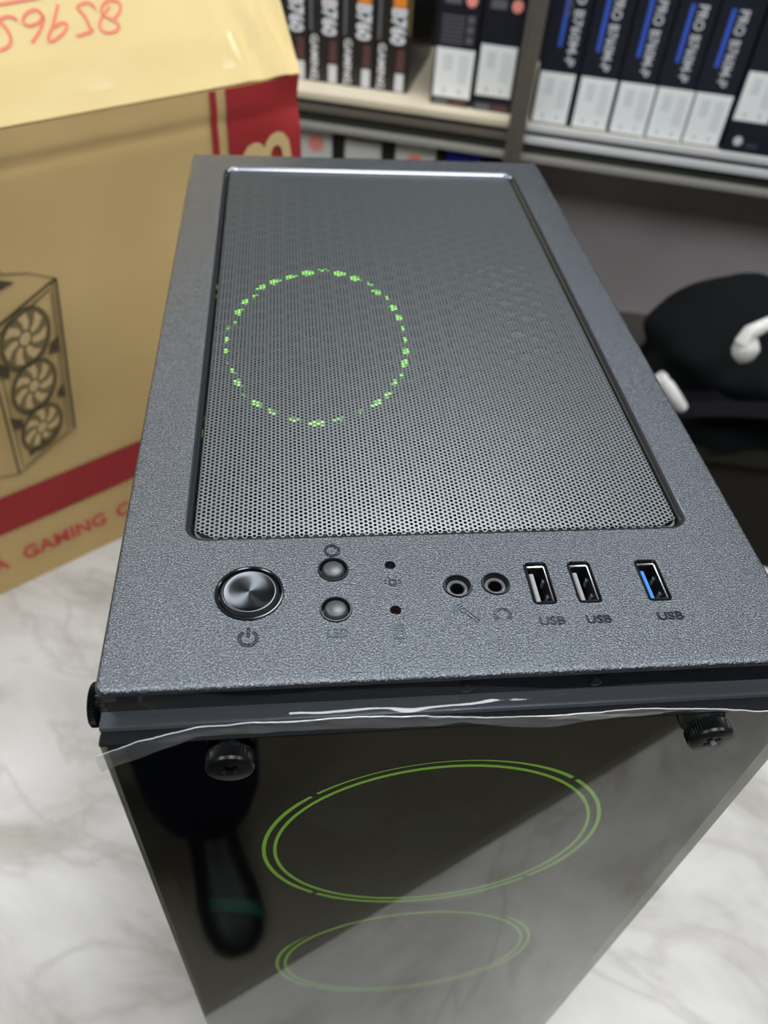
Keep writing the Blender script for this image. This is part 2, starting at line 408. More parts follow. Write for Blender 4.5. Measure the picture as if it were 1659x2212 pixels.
grille = raw_build(cz(g), 'mesh_grille', 'grille', CASE); grille['label'] = 'grey perforated steel mesh'
# folded rim of the mesh
part(MB().loft([rrect(MX0, MX1, MY0, MY1, MR, z, 8, i) for i, z in ((.0034, -.0024), (.0026, -.0026), (.0022, -.0036))]), 'grille_rim', 'black', grille)
# chassis roof with honeycomb vents under the mesh
v = hexmesh(.012, .188, .058, .332, .004, .0088, .0034, -.0085, .0010)
raw_build(cz(v), 'vent_plate', 'steel', CASE)
part(MB().box(.002, .198, .002, .054, -.0125, -.0100), 'roof_plate', 'blackmatt')

def io_parts():
    # power button
    c = (*PWR, 0)
    pb = part(MB().lathe([(.0100, -.0020), (.0100, .0001), (.0098, .00045), (.0094, .0005), (.0091, .0003), (.0089, -.0020), (.0001, -.0020)], 64, c), 'power_button', 'gloss')
    part(MB().lathe([(.0086, -.0019), (.0086, -.0001), (.0078, .0009)], 64, c), 'button_skirt', 'steel', pb)
    cap = MB().lathe([(.0078, .0009), (.0075, .0010), (.0072, .00095), (.0055, .00085), (.003, .0008), (.0004, .00078)], 64, (0, 0, 0), 'z', False, True).build('brushed_cap', 'brushed', pb)
    cap.location = (PWR[0], PWR[1], H)
    # small buttons
    for nm, b in zip(('reset_button', 'led_button'), BT):
        c = (*b, 0)
        r = part(MB().lathe([(.0047, -.0020), (.0047, .0001), (.0045, .0004), (.0042, .0004), (.0040, .0001), (.0039, -.0020), (.0001, -.0020)], 48, c), nm, 'gloss')
        part(MB().lathe([(.0035, -.0019), (.0034, -.0002), (.0028, .0006), (.0026, .0007), (.0001, .0007)], 48, c), 'button_cap', 'button', r)
    for nm, b, mm in zip(('power_light', 'disk_light'), LEDS, ('black', 'redled')):
        part(MB().lathe([(.00162, -.0030), (.0016, -.0022), (.0008, -.0017), (.0001, -.0016)], 20, (*b, 0)), nm, mm)
    for nm, b in zip(('microphone_jack', 'headphone_jack'), JK):
        c = (*b, 0)
        r = part(MB().lathe([(.0044, -.0025), (.0044, .0001), (.0042, .0004), (.0039, .0004), (.0036, 0), (.0034, -.0016)], 48, c), nm, 'gloss')
        part(MB().lathe([(.0034, -.0016), (.0031, -.0010), (.0026, -.0008), (.0022, -.0012), (.0019, -.0030)], 40, c), 'socket_ring', 'jack', r)
        part(MB().lathe([(.0019, -.0012), (.0019, -.0090), (.0001, -.0090)], 32, c), 'socket', 'black', r)
    for b, mm in zip(USB, ('tongue', 'tongue', 'tongueb')):
        x, y = b
        R = lambda w, h, r, z: rrect(x - w, x + w, y - h, y + h, r, z, 4)
        u = part(MB().loft([R(.0037, .0081, .0013, -.0025), R(.0037, .0081, .0013, .0001), R(.0035, .0079, .0012, .0004), R(.00325, .00765, .001, .0003), R(.00315, .0075, .0009, -.0020)]), 'usb_port', 'gloss')
        if mm == 'tongueb': u['label'] = 'USB port with a blue tongue'
        part(MB().loft([R(.0031, .0072, .0006, -.0018), R(.0031, .0072, .0006, -.0006), R(.0029, .0070, .0005, -.0004), R(.0026, .0066, .0003, -.0006), R(.0026, .0066, .0003, -.0095)], False, True), 'port_shell', 'chrome', u)
        part(MB().loft([R(.00258, .00655, .0003, -.0012), R(.00258, .00655, .0003, -.0090)], False, True), 'port_well', 'black', u)
        part(MB().box(x - .0018, x - .0004, y - .0058, y + .0055, -.0088, -.0021), 'tongue', mm, u, bevel=.0002)
        for k in (-1, 1):
            part(MB().box(x + .0021, x + .00255, y + k * .0030 - .0006, y + k * .0030 + .0006, -.0060, -.0030), 'spring', 'jack', u, smooth=False)
io_parts()

def shell():
    part(MB().box(.0006, .1994, .345, .3512, -.425, -.0100), 'back_panel', 'steel', smooth=False)
    part(MB().box(.0006, .1994, .001, .3512, -.428, -.424), 'bottom_panel', 'steel', smooth=False)
    part(MB().box(.1966, .1994, .0008, .3448, -.4235, -.0102), 'side_panel', 'steel', smooth=False)
    sg = part(MB().box(-.0013, .0004, .0035, .348, -.418, -.0118), 'side_glass', 'glass', smooth=False)
    # thumbscrew on the left glass, near the front corner
    thumbscrew((-.0014, .0062, -.0150), 'x', -1, .0062, .0026)
    # front bezel: ledge on top and a frame behind the glass
    fr = MB(); y0, y1 = -.0050, .0005
    o = [(0.0004, -.0098), (.1996, -.0098), (.1996, -.424), (.0004, -.424)]; i = [(.0075, -.0170), (.1925, -.0170), (.1925, -.4165), (.0075, -.4165)]
    b = .0006
    def L(q, y, g=0): return [(x + (g if k in (0, 3) else -g), y, z + (-g if k < 2 else g)) for k, (x, z) in enumerate(q)]
    fr.loft([L(o, y1), L(o, y0 + b), L(o, y0, b), L(i, y0, -.0), L(i, y1), L(o, y1)])
    part(fr, 'front_bezel', 'ledge', smooth=False)
    # dark grooved strip between ledge and glass
    part(MB().box(.0012, .1988, -.0058, -.0051, -.0150, -.0116), 'seal_strip', 'black', smooth=False)
    gp = part(MB().loft([[(x, y, z) for x, z in ((.0006 + q, -.0112 - q), (.1996 - q, -.0112 - q), (.1996 - q, -.4235 + q), (.0006 + q, -.4235 + q))]
                         for y, q in ((-.0052, .0), (-.0080, 0), (-.0084, .0004))], True, True), 'front_glass', 'glass', smooth=False)
    gp['label'] = 'smoked glass front panel'
    part(MB().box(.0010, .1990, -.0088, -.0050, -.0111, -.0106), 'glare_cover_strip', 'blackmatt', smooth=False)  # black strip added to hide the glare on the glass top edge
    for x in (.0340, .1690): thumbscrew((x, -.0084, -.0180), 'y', -1, .0066, .0056)
    for x in (.03, .17):
        for y in (.04, .31):
            part(MB().lathe([(.0135, -.4281), (.0135, -.4375), (.0125, -.44), (.001, -.44)], 24, (x, y, 0)), 'foot', 'black')
    # inner front plate that carries the fans
    out = [(.0010, .0018, -.0112), (.1960, .0018, -.0112), (.1960, .0018, -.4230), (.0010, .0018, -.4230)]
    hol = [[(cx + .0662 * math.cos(2 * PI * k / 72), .0018, cz_ + .0662 * math.sin(2 * PI * k / 72)) for k in range(72)] for cx, cz_ in ((.1017, -.1174), (.1020, -.2560))]
    fp_ = MB().fill([out] + hol)
    for h_ in hol: fp_.loft([h_, [(p[0], .0030, p[2]) for p in h_]])
    part(fp_, 'fan_plate', 'blackmatt', weld=True, smooth=False)
def thumbscrew(c, axis, sgn, r, ln):
    """knurled head with a cross recess; c is the centre of its base, the head points along sgn*axis"""
    n = 44; m = MB()
    def P(u, v, h):
        return (c[0] + u, c[1] + sgn * h, c[2] + v) if axis == 'y' else (c[0] + sgn * h, c[1] + u, c[2] + v)
    def gear(ro, h, tooth): return [P((ro - (tooth if k % 2 else 0)) * math.cos(2 * PI * k / (2 * n)), (ro - (tooth if k % 2 else 0)) * math.sin(2 * PI * k / (2 * n)), h) for k in range(2 * n)]
    m.loft([gear(r * .80, 0, 0), gear(r * .80, ln * .16, 0), gear(r * .97, ln * .20, 0), gear(r, ln * .24, r * .11), gear(r, ln * .78, r * .11), gear(r * .98, ln * .84, 0), gear(r * .93, ln * .97, 0), gear(r * .88, ln, 0)])
    # cross recess
    a, b = r * .40, r * .13; cr = [(b, b), (b, a), (-b, a), (-b, b), (-a, b), (-a, -b), (-b, -b), (-b, -a), (b, -a), (b, -b), (a, -b), (a, b)]
    ro = math.radians(38); cr = [(u * math.cos(ro) - v * math.sin(ro), u * math.sin(ro) + v * math.cos(ro)) for u, v in cr]
    top = [P(u, v, ln) for u, v in cr]; low = [P(u * .55, v * .55, ln * .35) for u, v in cr]
    m.fill([gear(r * .88, ln, 0), top]); 
    s = part(m, 'thumbscrew', 'screw', weld=True)
    part(MB().loft([top, low], False, True), 'cross_recess', 'black', s, smooth=False)
    return s
shell()

def fan(c, y, sgn, R, half, ledm, name, gaps=True, depth=.025):
    """axial fan standing in the xz plane; light rings face -y"""
    fr = MB(); cx, czz = c
    def sq(h, rr, yy): return [(cx + p[0], yy, czz + p[1]) for p in rrect(-h, h, -h, h, rr, 0, 6)]
    def ci(r, yy, n=72): return [(cx + r * math.cos(2 * PI * k / n), yy, czz + r * math.sin(2 * PI * k / n)) for k in range(n)]
    rin = R * .90
    fr.fill([sq(half, .008, y), ci(rin, y)]); fr.fill([sq(half, .008, y + depth), ci(rin, y + depth)])
    fr.loft([sq(half, .008, y), sq(half, .008, y + depth)]); fr.loft([ci(rin, y), ci(rin * .99, y + depth)])
    f = part(fr, name, 'blackmatt', weld=True)
    def arc(r0, r1, a0, a1, nm, n=28):
        q = MB(); e = y - .0002; A = [math.radians(a0 + (a1 - a0) * k / n) for k in range(n + 1)]
        ring = lambda r, yy: [(cx + r * math.cos(a), yy, czz + r * math.sin(a)) for a in A]
        q.loft([ring(r1, y), ring(r1, e), ring(r0, e), ring(r0, y)], closed=False); part(q, nm, ledm, f)
    if gaps:
        for k in range(4): arc(R - .0014, R, 46.2 + 90 * k, 133.8 + 90 * k, 'light_arc')
    else:
        arc(R - .0030, R, 0, 360, 'light_ring', 72)
    if gaps: arc(R - .0053, R - .0041, 0, 360, 'inner_light_ring', 72)
    hub = MB().lathe([(.001, y + .004), (.017, y + .004), (.0195, y + .006), (.0195, y + depth - .002)], 40, (cx, 0, czz), 'y', True)
    part(hub, 'hub', 'black', f)
    for k in range(7):
        a0 = 2 * PI * k / 7; q = MB(); lo = []
        for j in range(7):
            t = j / 6; r = .019 + (rin - .022) * t; a = a0 + .35 * t; wd = .30 + .12 * t
            lo.append([(cx + r * math.cos(a + s * wd), y + depth * .5 + s * .008, czz + r * math.sin(a + s * wd)) for s in (-1, -.5, 0, .5, 1)])
        q.loft(lo, closed=False); part(q, 'blade', 'black', f)
    return f
fan((.1017, -.1174), .0035, -1, .0640, .0690, 'led', 'front_fan')
fan((.1020, -.2560), .0035, -1, .0640, .0690, 'led', 'front_fan')
fan((.0693, -.0996), .3005, -1, .0567, .0610, 'ledrear', 'rear_fan', gaps=False)

def inside():
    mb_ = part(MB().box(.1870, .1890, .090, .334, -.300, -.030), 'motherboard', 'pcb', smooth=False)
    for y0, y1, z0, z1 in ((.20, .30, -.052, -.036), (.290, .328, -.16, -.058)):
        q = MB()
        for k in range(6):
            a = y0 + (y1 - y0) * k / 6; q.box(.160, .1868, a, a + (y1 - y0) / 6 * .6, z0, z1)
        part(q, 'heatsink', 'heatsink', mb_, smooth=False)
    for k in range(2):
        part(MB().box(.150, .1868, .150 + .012 * k, .153 + .012 * k, -.185, -.050), 'memory_stick', 'heatsink', mb_, smooth=False)
inside()

def films():
    TOPS = []
    def strip(name, T, B, y, m, wob=.0006, tears=True, n=160, seed=1, curl=0.0):
        def ip(L, x):
            for (xa, za), (xb, zb) in zip(L, L[1:]):
                if x <= xb: return za + (zb - za) * max(0, (x - xa)) / max(xb - xa, 1e-9)
            return L[-1][1]
        rows = 7; lo = []
        x0, x1 = T[0][0], T[-1][0]
        for r in range(rows):
            t = r / (rows - 1); row = []
            for i in range(n + 1):
                x = x0 + (x1 - x0) * i / n; xa = x / 1000
                zt, zb = ip(T, x), ip(B, x)
                if tears and r == 0: zt += .35 * max(0, noise.noise((x * 1.1, seed, 0))) - .25 * abs(noise.noise((x * .5, seed, 4)))
                z = zt + (zb - zt) * (math.sin(t * PI / 2) if curl else t)
                if curl: z += .45 * noise.noise((x * .09, t * 3, seed + 6)) * t
                yy = y + wob * noise.noise((x * .05, t * 1.5, seed)) + wob * .5 * noise.noise((x * .16, t * 2.5, seed + 3)) - curl * t ** 1.6
                row.append((xa, yy, z / 1000))
            lo.append(row)
        TOPS[:] = lo[0]
        q = MB(); q.loft(lo, closed=False)
        return part(q, name, m)
    T = [(-.9, -15.6), (10.9, -8.9), (26.3, -3.3), (39.1, -2.5), (67.5, -2.6), (85.9, -3.8), (105.7, -6.5), (115.6, -7.2), (132.3, -6.2), (149.1, -5.7), (158.6, -7.1), (170.9, -9.0), (181.2, -10.7), (199, -10.0)]
    B = [(-.9, -24.8), (.2, -24.0), (13.3, -15.3), (25.8, -7.9), (38.8, -7.6), (67.7, -7.4), (89.1, -9.1), (96.6, -7.7), (116.7, -12.7), (123.4, -12.9), (140.7, -10.4), (156.6, -8.3), (171.4, -10.3), (199, -13.5)]
    f = strip('protective_film', T, B, -.0092, 'filmbright', .0006, True, 200, 2)
    rim = MB(); rim.tube([TOPS[i] for i in range(0, len(TOPS))], .00014, 6); part(rim, 'torn_rim_glint', 'filmrim', f)  # whitish tube paints the bright refracted light along the torn edge
    f['label'] = 'torn clear protective film along the glass edge'
    A = [(1.3, -.4), (25.6, -1.5), (32.6, -2.8), (38.6, -3.8), (59.4, -3.2), (84.4, -3.4), (97.3, -4.3), (113.2, -6.0), (124.1, -7.7), (137.6, -7.7), (158, -7.1), (172.1, -7.8), (198.5, -8.4)]
    B2 = [(1.3, -9.2), (198.5, -9.2)]
    s = strip('film_edge', A, B2, -.0004, 'film', .0003, False, 220, 9, .0042)
films()

# ================================================================== opened carton behind the case
def carton():
    ca = math.radians(34.383)
    t = thing('cardboard_carton', 'open brown cardboard carton with red printed stripes and a raised flap', 'carton', (-.232, .397, TZ), ca)
    s0, s1, dp, h = -.105, .3600, .245, .4100
    # body: four walls with thickness, front wall gently creased near the top
    q = MB(); NX, NZ = 60, 100; rows = []
    for j in range(NZ + 1):
        z = h * j / NZ; row = []
        for i in range(NX + 1):
            s = s0 + (s1 - s0) * i / NX
            y = .0012 * noise.noise((s * 9, z * 9, 1))
            cr = z - (.3865 + .004 * (s - .3) - .012 * max(0, .12 - s))
            y += .0012 * math.exp(-(cr / .004) ** 2) if abs(cr) < .02 else 0
            if z > .3865: y += -.0009 + .0008 * (z - .3865) / .024
            # dented corner on the right
            d = math.hypot((s - .352) / .020, (z - .392) / .018); y += .006 * math.exp(-d * d)
            row.append((s, y, z))
        rows.append(row)
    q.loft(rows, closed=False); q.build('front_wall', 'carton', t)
    MB().box(s1 - .005, s1, .006, dp, 0, h - .004).build('side_wall', 'carton', t, smooth=False)
    MB().box(s0, s0 + .005, .006, dp, 0, h - .004).build('side_wall', 'carton', t, smooth=False)
    MB().box(s0 + .005, s1 - .005, dp - .005, dp, 0, h - .004).build('back_wall', 'carton', t, smooth=False)
    MB().box(s0 + .005, s1 - .005, .006, dp - .005, .0005, .006).build('base', 'cartonin', t, smooth=False)
    # raised front flap, 55 degrees, slightly curled, with folds at its right end
    ph = math.radians(55); c, sn = math.cos(ph), math.sin(ph)
    def fp(s, tt, off=0):      # point on the flap
        b = .0035 * math.sin(min(max((s - s0) / (s1 - s0), 0), 1) * PI) * (tt / .13)
        b += .0034 * math.sin((s - .30) * 190 + tt * 30) * max(0, min(1, (s - .292) / .03)) * math.exp(-((tt - .035) / .05) ** 2)
        return (s, tt * c - (off + b) * sn, h + .001 + tt * sn + (off + b) * c)
    q = MB(); rows = []
    for j in range(17):
        tt = .132 * j / 16; rows.append([fp(s0 + (s1 + .002 - s0) * i / 70, tt) for i in range(71)])
    back = [[fp(s0 + (s1 + .002 - s0) * i / 70, .132 * j / 16, -.004) for i in range(71)] for j in range(17)]
    q.loft(rows, closed=False); q.loft(back, closed=False)
    q.loft([rows[-1], back[-1]], closed=False); q.loft([rows[0], back[0]], closed=False)
    q.loft([[r[-1] for r in rows], [r[-1] for r in back]], closed=False); q.loft([[r[0] for r in rows], [r[0] for r in back]], closed=False)
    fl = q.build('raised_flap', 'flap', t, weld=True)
    # crumpled side flap
    q = MB(); rows = []
    for j in range(7):
        u = j / 6; rows.append([(s1 + .004 * u + .002 * math.sin(9 * u + i), .006 + (dp - .01) * i / 8, h - .004 - .0 + .050 * u * .35 - .012 * u) for i in range(9)])
    q.loft(rows, closed=False); q.build('side_flap', 'flap', t)
    # glossy clear tape along the fold
    q = MB(); q.loft([[fp(s0 + .02 + (.40) * i / 60, tt, .0004 + .0003 * noise.noise((i * .35, tt * 90, 2))) for i in range(61)] for tt in (.012, .018, .024, .030, .036)], closed=False)
    q.build('clear_tape', 'tape', t)
    # prints on the front wall (thin layers that follow it)
    yf = -.0016
    def poly(name, pts, m, off=0, parent=t):
        mm = MB(); mm.fill([[(s / 1000, yf - off, z / 1000) for s, z in pts]]); return mm.build(name, m, parent, smooth=False)
    def yw(s, z):
        cr = z - (.3865 + .004 * (s - .3) - .012 * max(0, .12 - s)); y = .0012 * noise.noise((s * 9, z * 9, 1))
        y += .0012 * math.exp(-(cr / .004) ** 2) if abs(cr) < .02 else 0
        if z > .3865: y += -.0009 + .0008 * (z - .3865) / .024
        d = math.hypot((s - .352) / .020, (z - .392) / .018); y += .006 * math.exp(-d * d)
        return y
    def band(name, a0, a1, b0, b1, m, n=30, k=30):   # printed rectangle draped on the wall: s from a0..a1, z from b0..b1
        mm = MB(); mm.loft([[((a0 + (a1 - a0) * i / n), yw(a0 + (a1 - a0) * i / n, b0 + (b1 - b0) * j / k) - .0014, b0 + (b1 - b0) * j / k) for i in range(n + 1)] for j in range(k + 1)], closed=False)
        return mm.build(name, m, t)
    band('red_line', .2735, .2795, .118, .4095, 'redprint', 3, 90)
    band('red_panel', .2880, .3598, .118, .4095, 'redprint', 20, 90)
    band('red_stripe', s0 + .001, .3598, .0725, .1130, 'redprint', 50, 6)
    # tall letter on the red panel, lying on its side
    q, (tw, th) = text_mb('B', .07, bold=.0012); kx, ky = .050 / th, .040 / tw
    q.xform(lambda p: (.3230 - p[1] * kx, yf - .0012, .3500 + p[0] * ky)); q.build('letter', 'beigeprint', t, smooth=False)
    # wording under the stripe
    q, (tw, th) = text_mb('GAMING', .03, bold=.0006); k = .083 / tw; kz = .0165 / th
    q.xform(lambda p: (.0735 + p[0] * k, yf - .0003, .0385 + p[1] * kz)); q.build('lettering', 'redink', t, smooth=False)
    q, (tw, th) = text_mb('C', .03, bold=.0006); k = .014 / tw
    q.xform(lambda p: (.1340 + p[0] * k, yf - .0003, .0385 + p[1] * kz)); q.build('lettering', 'redink', t, smooth=False)
    q, (tw, th) = text_mb('A', .03, bold=.0006); k = .015 / tw
    q.xform(lambda p: (.0100 + p[0] * k, yf - .0003, .0385 + p[1] * kz)); q.build('lettering', 'redink', t, smooth=False)
    # line drawing of a tower case
    def line(mm, pts, wd, closed=False):
        P = [Vector((s / 1000, 0, z / 1000)) for s, z in pts]; n = len(P); Lf = []; Rt = []
        for i in range(n):
            a = P[(i - 1) % n] if closed or i else P[i]; b = P[(i + 1) % n] if closed or i < n - 1 else P[i]
            d = (b - a).normalized(); nr = Vector((-d.z, 0, d.x)) * wd / 2000
            Lf.append(tuple(P[i] + nr + Vector((0, yf - .0004, 0)))); Rt.append(tuple(P[i] - nr + Vector((0, yf - .0004, 0))))
        if closed: Lf.append(Lf[0]); Rt.append(Rt[0])
        mm.loft([Lf, Rt], closed=False)
    dr = MB()
    tr, br, bl, tl = (125.3, 298.2), (109.3, 156.7), (52.9, 131.2), (62, 268)
    line(dr, [tr, br], 2.2); line(dr, [(122.0, 296), (106.2, 158)], 1.0); line(dr, [br, bl], 1.0); line(dr, [bl, tl], 1.8); line(dr, [tl, tr], 2.0)
    line(dr, [(119, 288), (103, 156)], .8); line(dr, [(64, 262), (119.6, 291)], 1.4); line(dr, [(58, 138), (67, 262)], .9); line(dr, [(60, 137), (102, 156)], .8)
    line(dr, [tr, (106, 308)], .8); line(dr, [(106, 308), (20, 330)], 1.0); line(dr, [(88, 315), (10, 333)], .8)
    line(dr, [bl, (-20, 150)], 1.0); line(dr, [tl, (-20, 290)], 1.4); line(dr, [(-20, 150), (-20, 340)], 1.2)
    dr.build('case_drawing', 'inkbrown', t, smooth=False)
    for k, (fc, w_, h_) in enumerate((((90.5, 256), 21.5, 24), ((86.5, 212), 20.0, 22), ((83, 170), 19.0, 20))):
        el = lambda r, a, dx=0, dz=0: (fc[0] + dx + r * w_ * math.cos(a) , fc[1] + dz + r * (h_ * math.sin(a) + w_ * .42 * math.cos(a)))
        d1 = MB(); d1.fill([[(p[0] / 1000, yf - .00015, p[1] / 1000) for p in [el(1.0, 2 * PI * i / 36) for i in range(36)]]])
        f_ = d1.build('fan_drawing', 'inksoft', t, smooth=False)
        d2 = MB()
        line(d2, [el(1.0, 2 * PI * i / 36) for i in range(36)], 1.2, True); line(d2, [el(.90, 2 * PI * i / 36) for i in range(36)], .6, True)
        line(d2, [el(.26, 2 * PI * i / 20) for i in range(20)], .9, True)
        d2.build('fan_outline', 'inkbrown', f_, smooth=False)
        d3 = MB()
        for b in range(7):
            a0 = 2 * PI * b / 7
            pts = [el(.30, a0), el(.55, a0 + .10), el(.84, a0 + .35), el(.84, a0 + .62), el(.86, a0 + .80), el(.55, a0 + .60), el(.30, a0 + .52)]
            d3.fill([[(p[0] / 1000, yf - .0003, p[1] / 1000) for p in pts]])
        d3.fill([[(p[0] / 1000, yf - .0003, p[1] / 1000) for p in [el(.22, 2 * PI * i / 16) for i in range(16)]]])
        d3.build('fan_blade_drawing', 'beigeprint', f_, smooth=False)
    for pts in ([(30, 322), (84, 309), (95, 304), (70, 298), (10, 312)], [(64, 243), (73, 236), (70, 226), (62, 232)], [(60, 190), (70, 184), (68, 176), (60, 178)], [(108, 245), (116, 250), (114, 236), (105, 236)], [(104, 200), (110, 206), (109, 192), (102, 194)], [(66, 150), (94, 163), (92, 158), (66, 145)]):
        MB().fill([[(s / 1000, yf - .0003, z / 1000) for s, z in pts]]).build('drawing_shade', 'inkbrown', t, smooth=False)
    # scuffs on the bare board
    # handwriting on the flap
    def smooth_path(P, n=5):
        out = []
        for i in range(len(P) - 1):
            p0, p1, p2, p3 = P[max(i - 1, 0)], P[i], P[i + 1], P[min(i + 2, len(P) - 1)]
            for k in range(n):
                u = k / n
                out.append(tuple(.5 * (2 * b + (-a + c_) * u + (2 * a - 5 * b + 4 * c_ - d) * u * u + (-a + 3 * b - 3 * c_ + d) * u ** 3) for a, b, c_, d in zip(p0, p1, p2, p3)))
        return out + [P[-1]]
    strokes = [[(153.4, 60.9), (151.6, 63.4), (147.5, 64.2), (143.3, 63.2), (140.4, 62.3), (142.4, 61.2), (144.5, 57.5), (144.9, 52.1), (142.8, 48.2), (138.6, 45.8), (134.6, 45.4)],
        [(171.6, 61.6), (170.0, 65.3), (166.5, 66.3), (161.1, 64.5), (157.3, 61.0), (157.7, 58.3), (161.2, 57.3), (166.9, 58.5), (171.9, 61.5), (168.9, 57.1), (164.1, 52.2), (157.1, 46.8)],
        [(184.9, 68.0), (180.7, 62.4), (174.8, 54.6), (169.7, 49.1), (169.5, 46.4), (173.1, 46.9), (179.8, 49.8), (185.1, 54.0), (184.7, 56.2), (180.7, 56.3), (174.9, 54.0)],
        [(209.7, 62.4), (207.9, 66.2), (203.3, 67.0), (197.5, 64.9), (199.3, 61.0), (200.8, 56.5), (200.7, 51.6), (201.9, 49.6), (196.5, 48.4), (189.0, 47.4)],
        [(220.8, 63.1), (213.3, 57.7), (209.7, 54.3), (207.9, 50.2), (210.9, 47.3), (216.6, 47.0), (221.6, 49.2), (221.4, 53.0), (214.7, 57.5), (213.8, 61.9), (219.4, 66.3), (226.0, 66.6), (229.0, 63.5), (226.2, 58.8), (219.9, 54.4)],
        [(120, 70.5), (147.2, 71.8), (160.2, 72.5), (175.0, 73.4)]]
    for st in strokes:
        P = [Vector((*p, 0)) for p in smooth_path(st)]; a = []; b = []
        for i in range(len(P)):
            d = (P[min(i + 1, len(P) - 1)] - P[max(i - 1, 0)]).normalized(); nr = Vector((-d.y, d.x, 0)) * 1.05
            for lst, q_ in ((a, P[i] + nr), (b, P[i] - nr)): lst.append(fp(q_.x / 1000, q_.y / 1000, .0005))
        MB().loft([a, b], closed=False).build('marker_stroke', 'redmarker', t, smooth=False)
carton()

# ================================================================== shelves with boxed goods behind
SA = math.radians(-18); SO = (.61962, 1.11377, -.28328 + CT)
def sloc(s, off, z): return (SO[0] + s * math.cos(SA) - off * math.sin(SA), SO[1] + s * math.sin(SA) + off * math.cos(SA), SO[2] + z)
BT_ = .0240     # board top (local)
def shelves():
    zf = -SO[2]
    t = thing('display_shelf', 'metal framed display shelving with cream boards along the back', 'shelf', SO, SA)
    x0, x1 = -1.25, .95
    MB().box(x0, x1, .004, .34, BT_ - .010, BT_).build('shelf_board', 'board', t, smooth=False)
    MB().box(x0, x1, .006, .016, -.030, BT_ - .0105).build('fascia', 'raildark', t, smooth=False)
    for a, b, m1, m2 in ((x0, -.212, 'board', 'raildull'), (-.209, x1, 'rail', 'rail')):
        MB().box(a, b, -.001, .004, BT_ - .0105, BT_).build('front_edge', m1, t, bevel=.001)
        MB().box(a, b, -.002, .006, -.0055, .0060).build('rail', m2, t, bevel=.0015)
        MB().box(a, b, -.003, .006, -.0340, -.0220).build('rail', 'rail2', t, bevel=.002)
    # lower board for the left bay
    MB().box(x0, -.26, .004, .34, -.312, -.300).build('shelf_board', 'board', t, smooth=False)
    # uprights
    for a in (-.2105, x0 - .02, x1 + .02):
        p = MB(); p.box(a - .0135, a + .0135, -.008, -.004, -.045, .60); p.box(a - .0135, a - .009, -.018, -.008, -.045, .60); p.box(a + .008, a + .0135, -.015, -.008, -.045, .60)
        p.build('upright', 'post', t, bevel=.001)
        MB().box(a - .013, a + .013, -.0038, .005, zf, -.0341).build('upright_foot', 'raildark', t, smooth=False)
    MB().box(x0, x1, .345, .36, zf, 1.55).build('back_board', 'shelfback', t, smooth=False)  # upper part, out of view, raised to keep the lit wall from reflecting
    MB().box(-.205, x1, .10, .112, zf, -.036).build('lower_panel', 'panel', t, smooth=False)
shelves()

def spine_box(name, label, group, s0, s1, off, height, depth, body, zb=BT_):
    t = thing(name, label, 'box', sloc((s0 + s1) / 2, off, zb), SA, group); w = (s1 - s0) / 2 - .0006
    MB().box(-w, w, 0, depth, 0, height).build('carton_body', body, t, bevel=.0012)
    return t
def flat(t, name, m, x0, x1, z0, z1, y=-.0006):
    return MB().box(x0, x1, y, .0001, z0, z1).build(name, m, t, smooth=False)
def vtext(t, body, x, z0, z1, hgt, m, cw=True, name='lettering', y=-.0008, bold=.001):
    """text turned 90 degrees so that it reads down (cw) or up the spine"""
    q, (tw, th) = text_mb(body, .05, bold=bold); k = (z1 - z0) / tw; kh = hgt / th; zc = (z0 + z1) / 2
    q.xform((lambda p: (x + p[1] * kh, y, zc - p[0] * k)) if cw else (lambda p: (x - p[1] * kh, y, zc + p[0] * k)))
    return q.build(name, m, t, smooth=False)
def sticker(t, x0, x1, z0, z1, flip=False):
    s = flat(t, 'barcode_label', 'label', x0, x1, z0, z1, -.0010); w = x1 - x0; h = z1 - z0
    def g(a, b, c, d): return MB().box(x0 + w * a, x0 + w * b, -.0014, -.0010, z0 + h * c, z0 + h * d).build('printed_bar', 'labelgrey', s, smooth=False)
    for k in range(4): g(.22 + .06 * k, .25 + .06 * k, .55, .88)
    for k in range(5): g(.62 + .05 * k, .64 + .05 * k, .30, .88)
    g(.25, .33, .08, .18); g(.66, .74, .08, .18)

X = [-.195, -.1325, -.0735, -.0170, .0390, .1010]
ordn = ['leftmost, against the post', 'second from the post', 'third from the post', 'fourth from the post', 'fifth from the post']
for k in range(5):
    t = spine_box('motherboard_box', 'black box with blue stripe and silver spine lettering, ' + ordn[k], 'black and blue motherboard boxes on the right shelf', X[k], X[k + 1] - .001, .008, .29, .25, 'boxblack')
    o = -(X[k + 1] - .001 - X[k]) / 2
    a = .006 if k == 0 else 0
    flat(t, 'blue_stripe', 'blueprint', o + .0165 + a, o + .0225 + a, .110, .184 + (.03 if k == 0 else 0))
    vtext(t, 'PRO B760M-P', o + .0345 + a * 1.6, .086, .184 + (.02 if k == 0 else 0), .0145, 'greyprint')
    if k == 0: vtext(t, 'PRO', o + .0285, .150, .200, .010, 'dimprint')
    sticker(t, o + .0045, o + .0575, .003, .075)
t = spine_box('motherboard_box', 'larger black box with white label above a round emblem, right end of the row', 'black and blue motherboard boxes on the right shelf', .102, .205, .004, .29, .25, 'boxblack')
sticker(t, -.048, .002, .046, .112)
MB().lathe([(.0001, -.0008), (.0065, -.0008), (.0065, .0002)], 24, (-.030, 0, .017), 'y').build('emblem', 'greyprint', t)
q, (tw, th) = text_mb('msi', .012); q.xform(lambda p: (-.008 + p[0], -.0008, .013 + p[1])); q.build('lettering', 'dimprint', t, smooth=False)
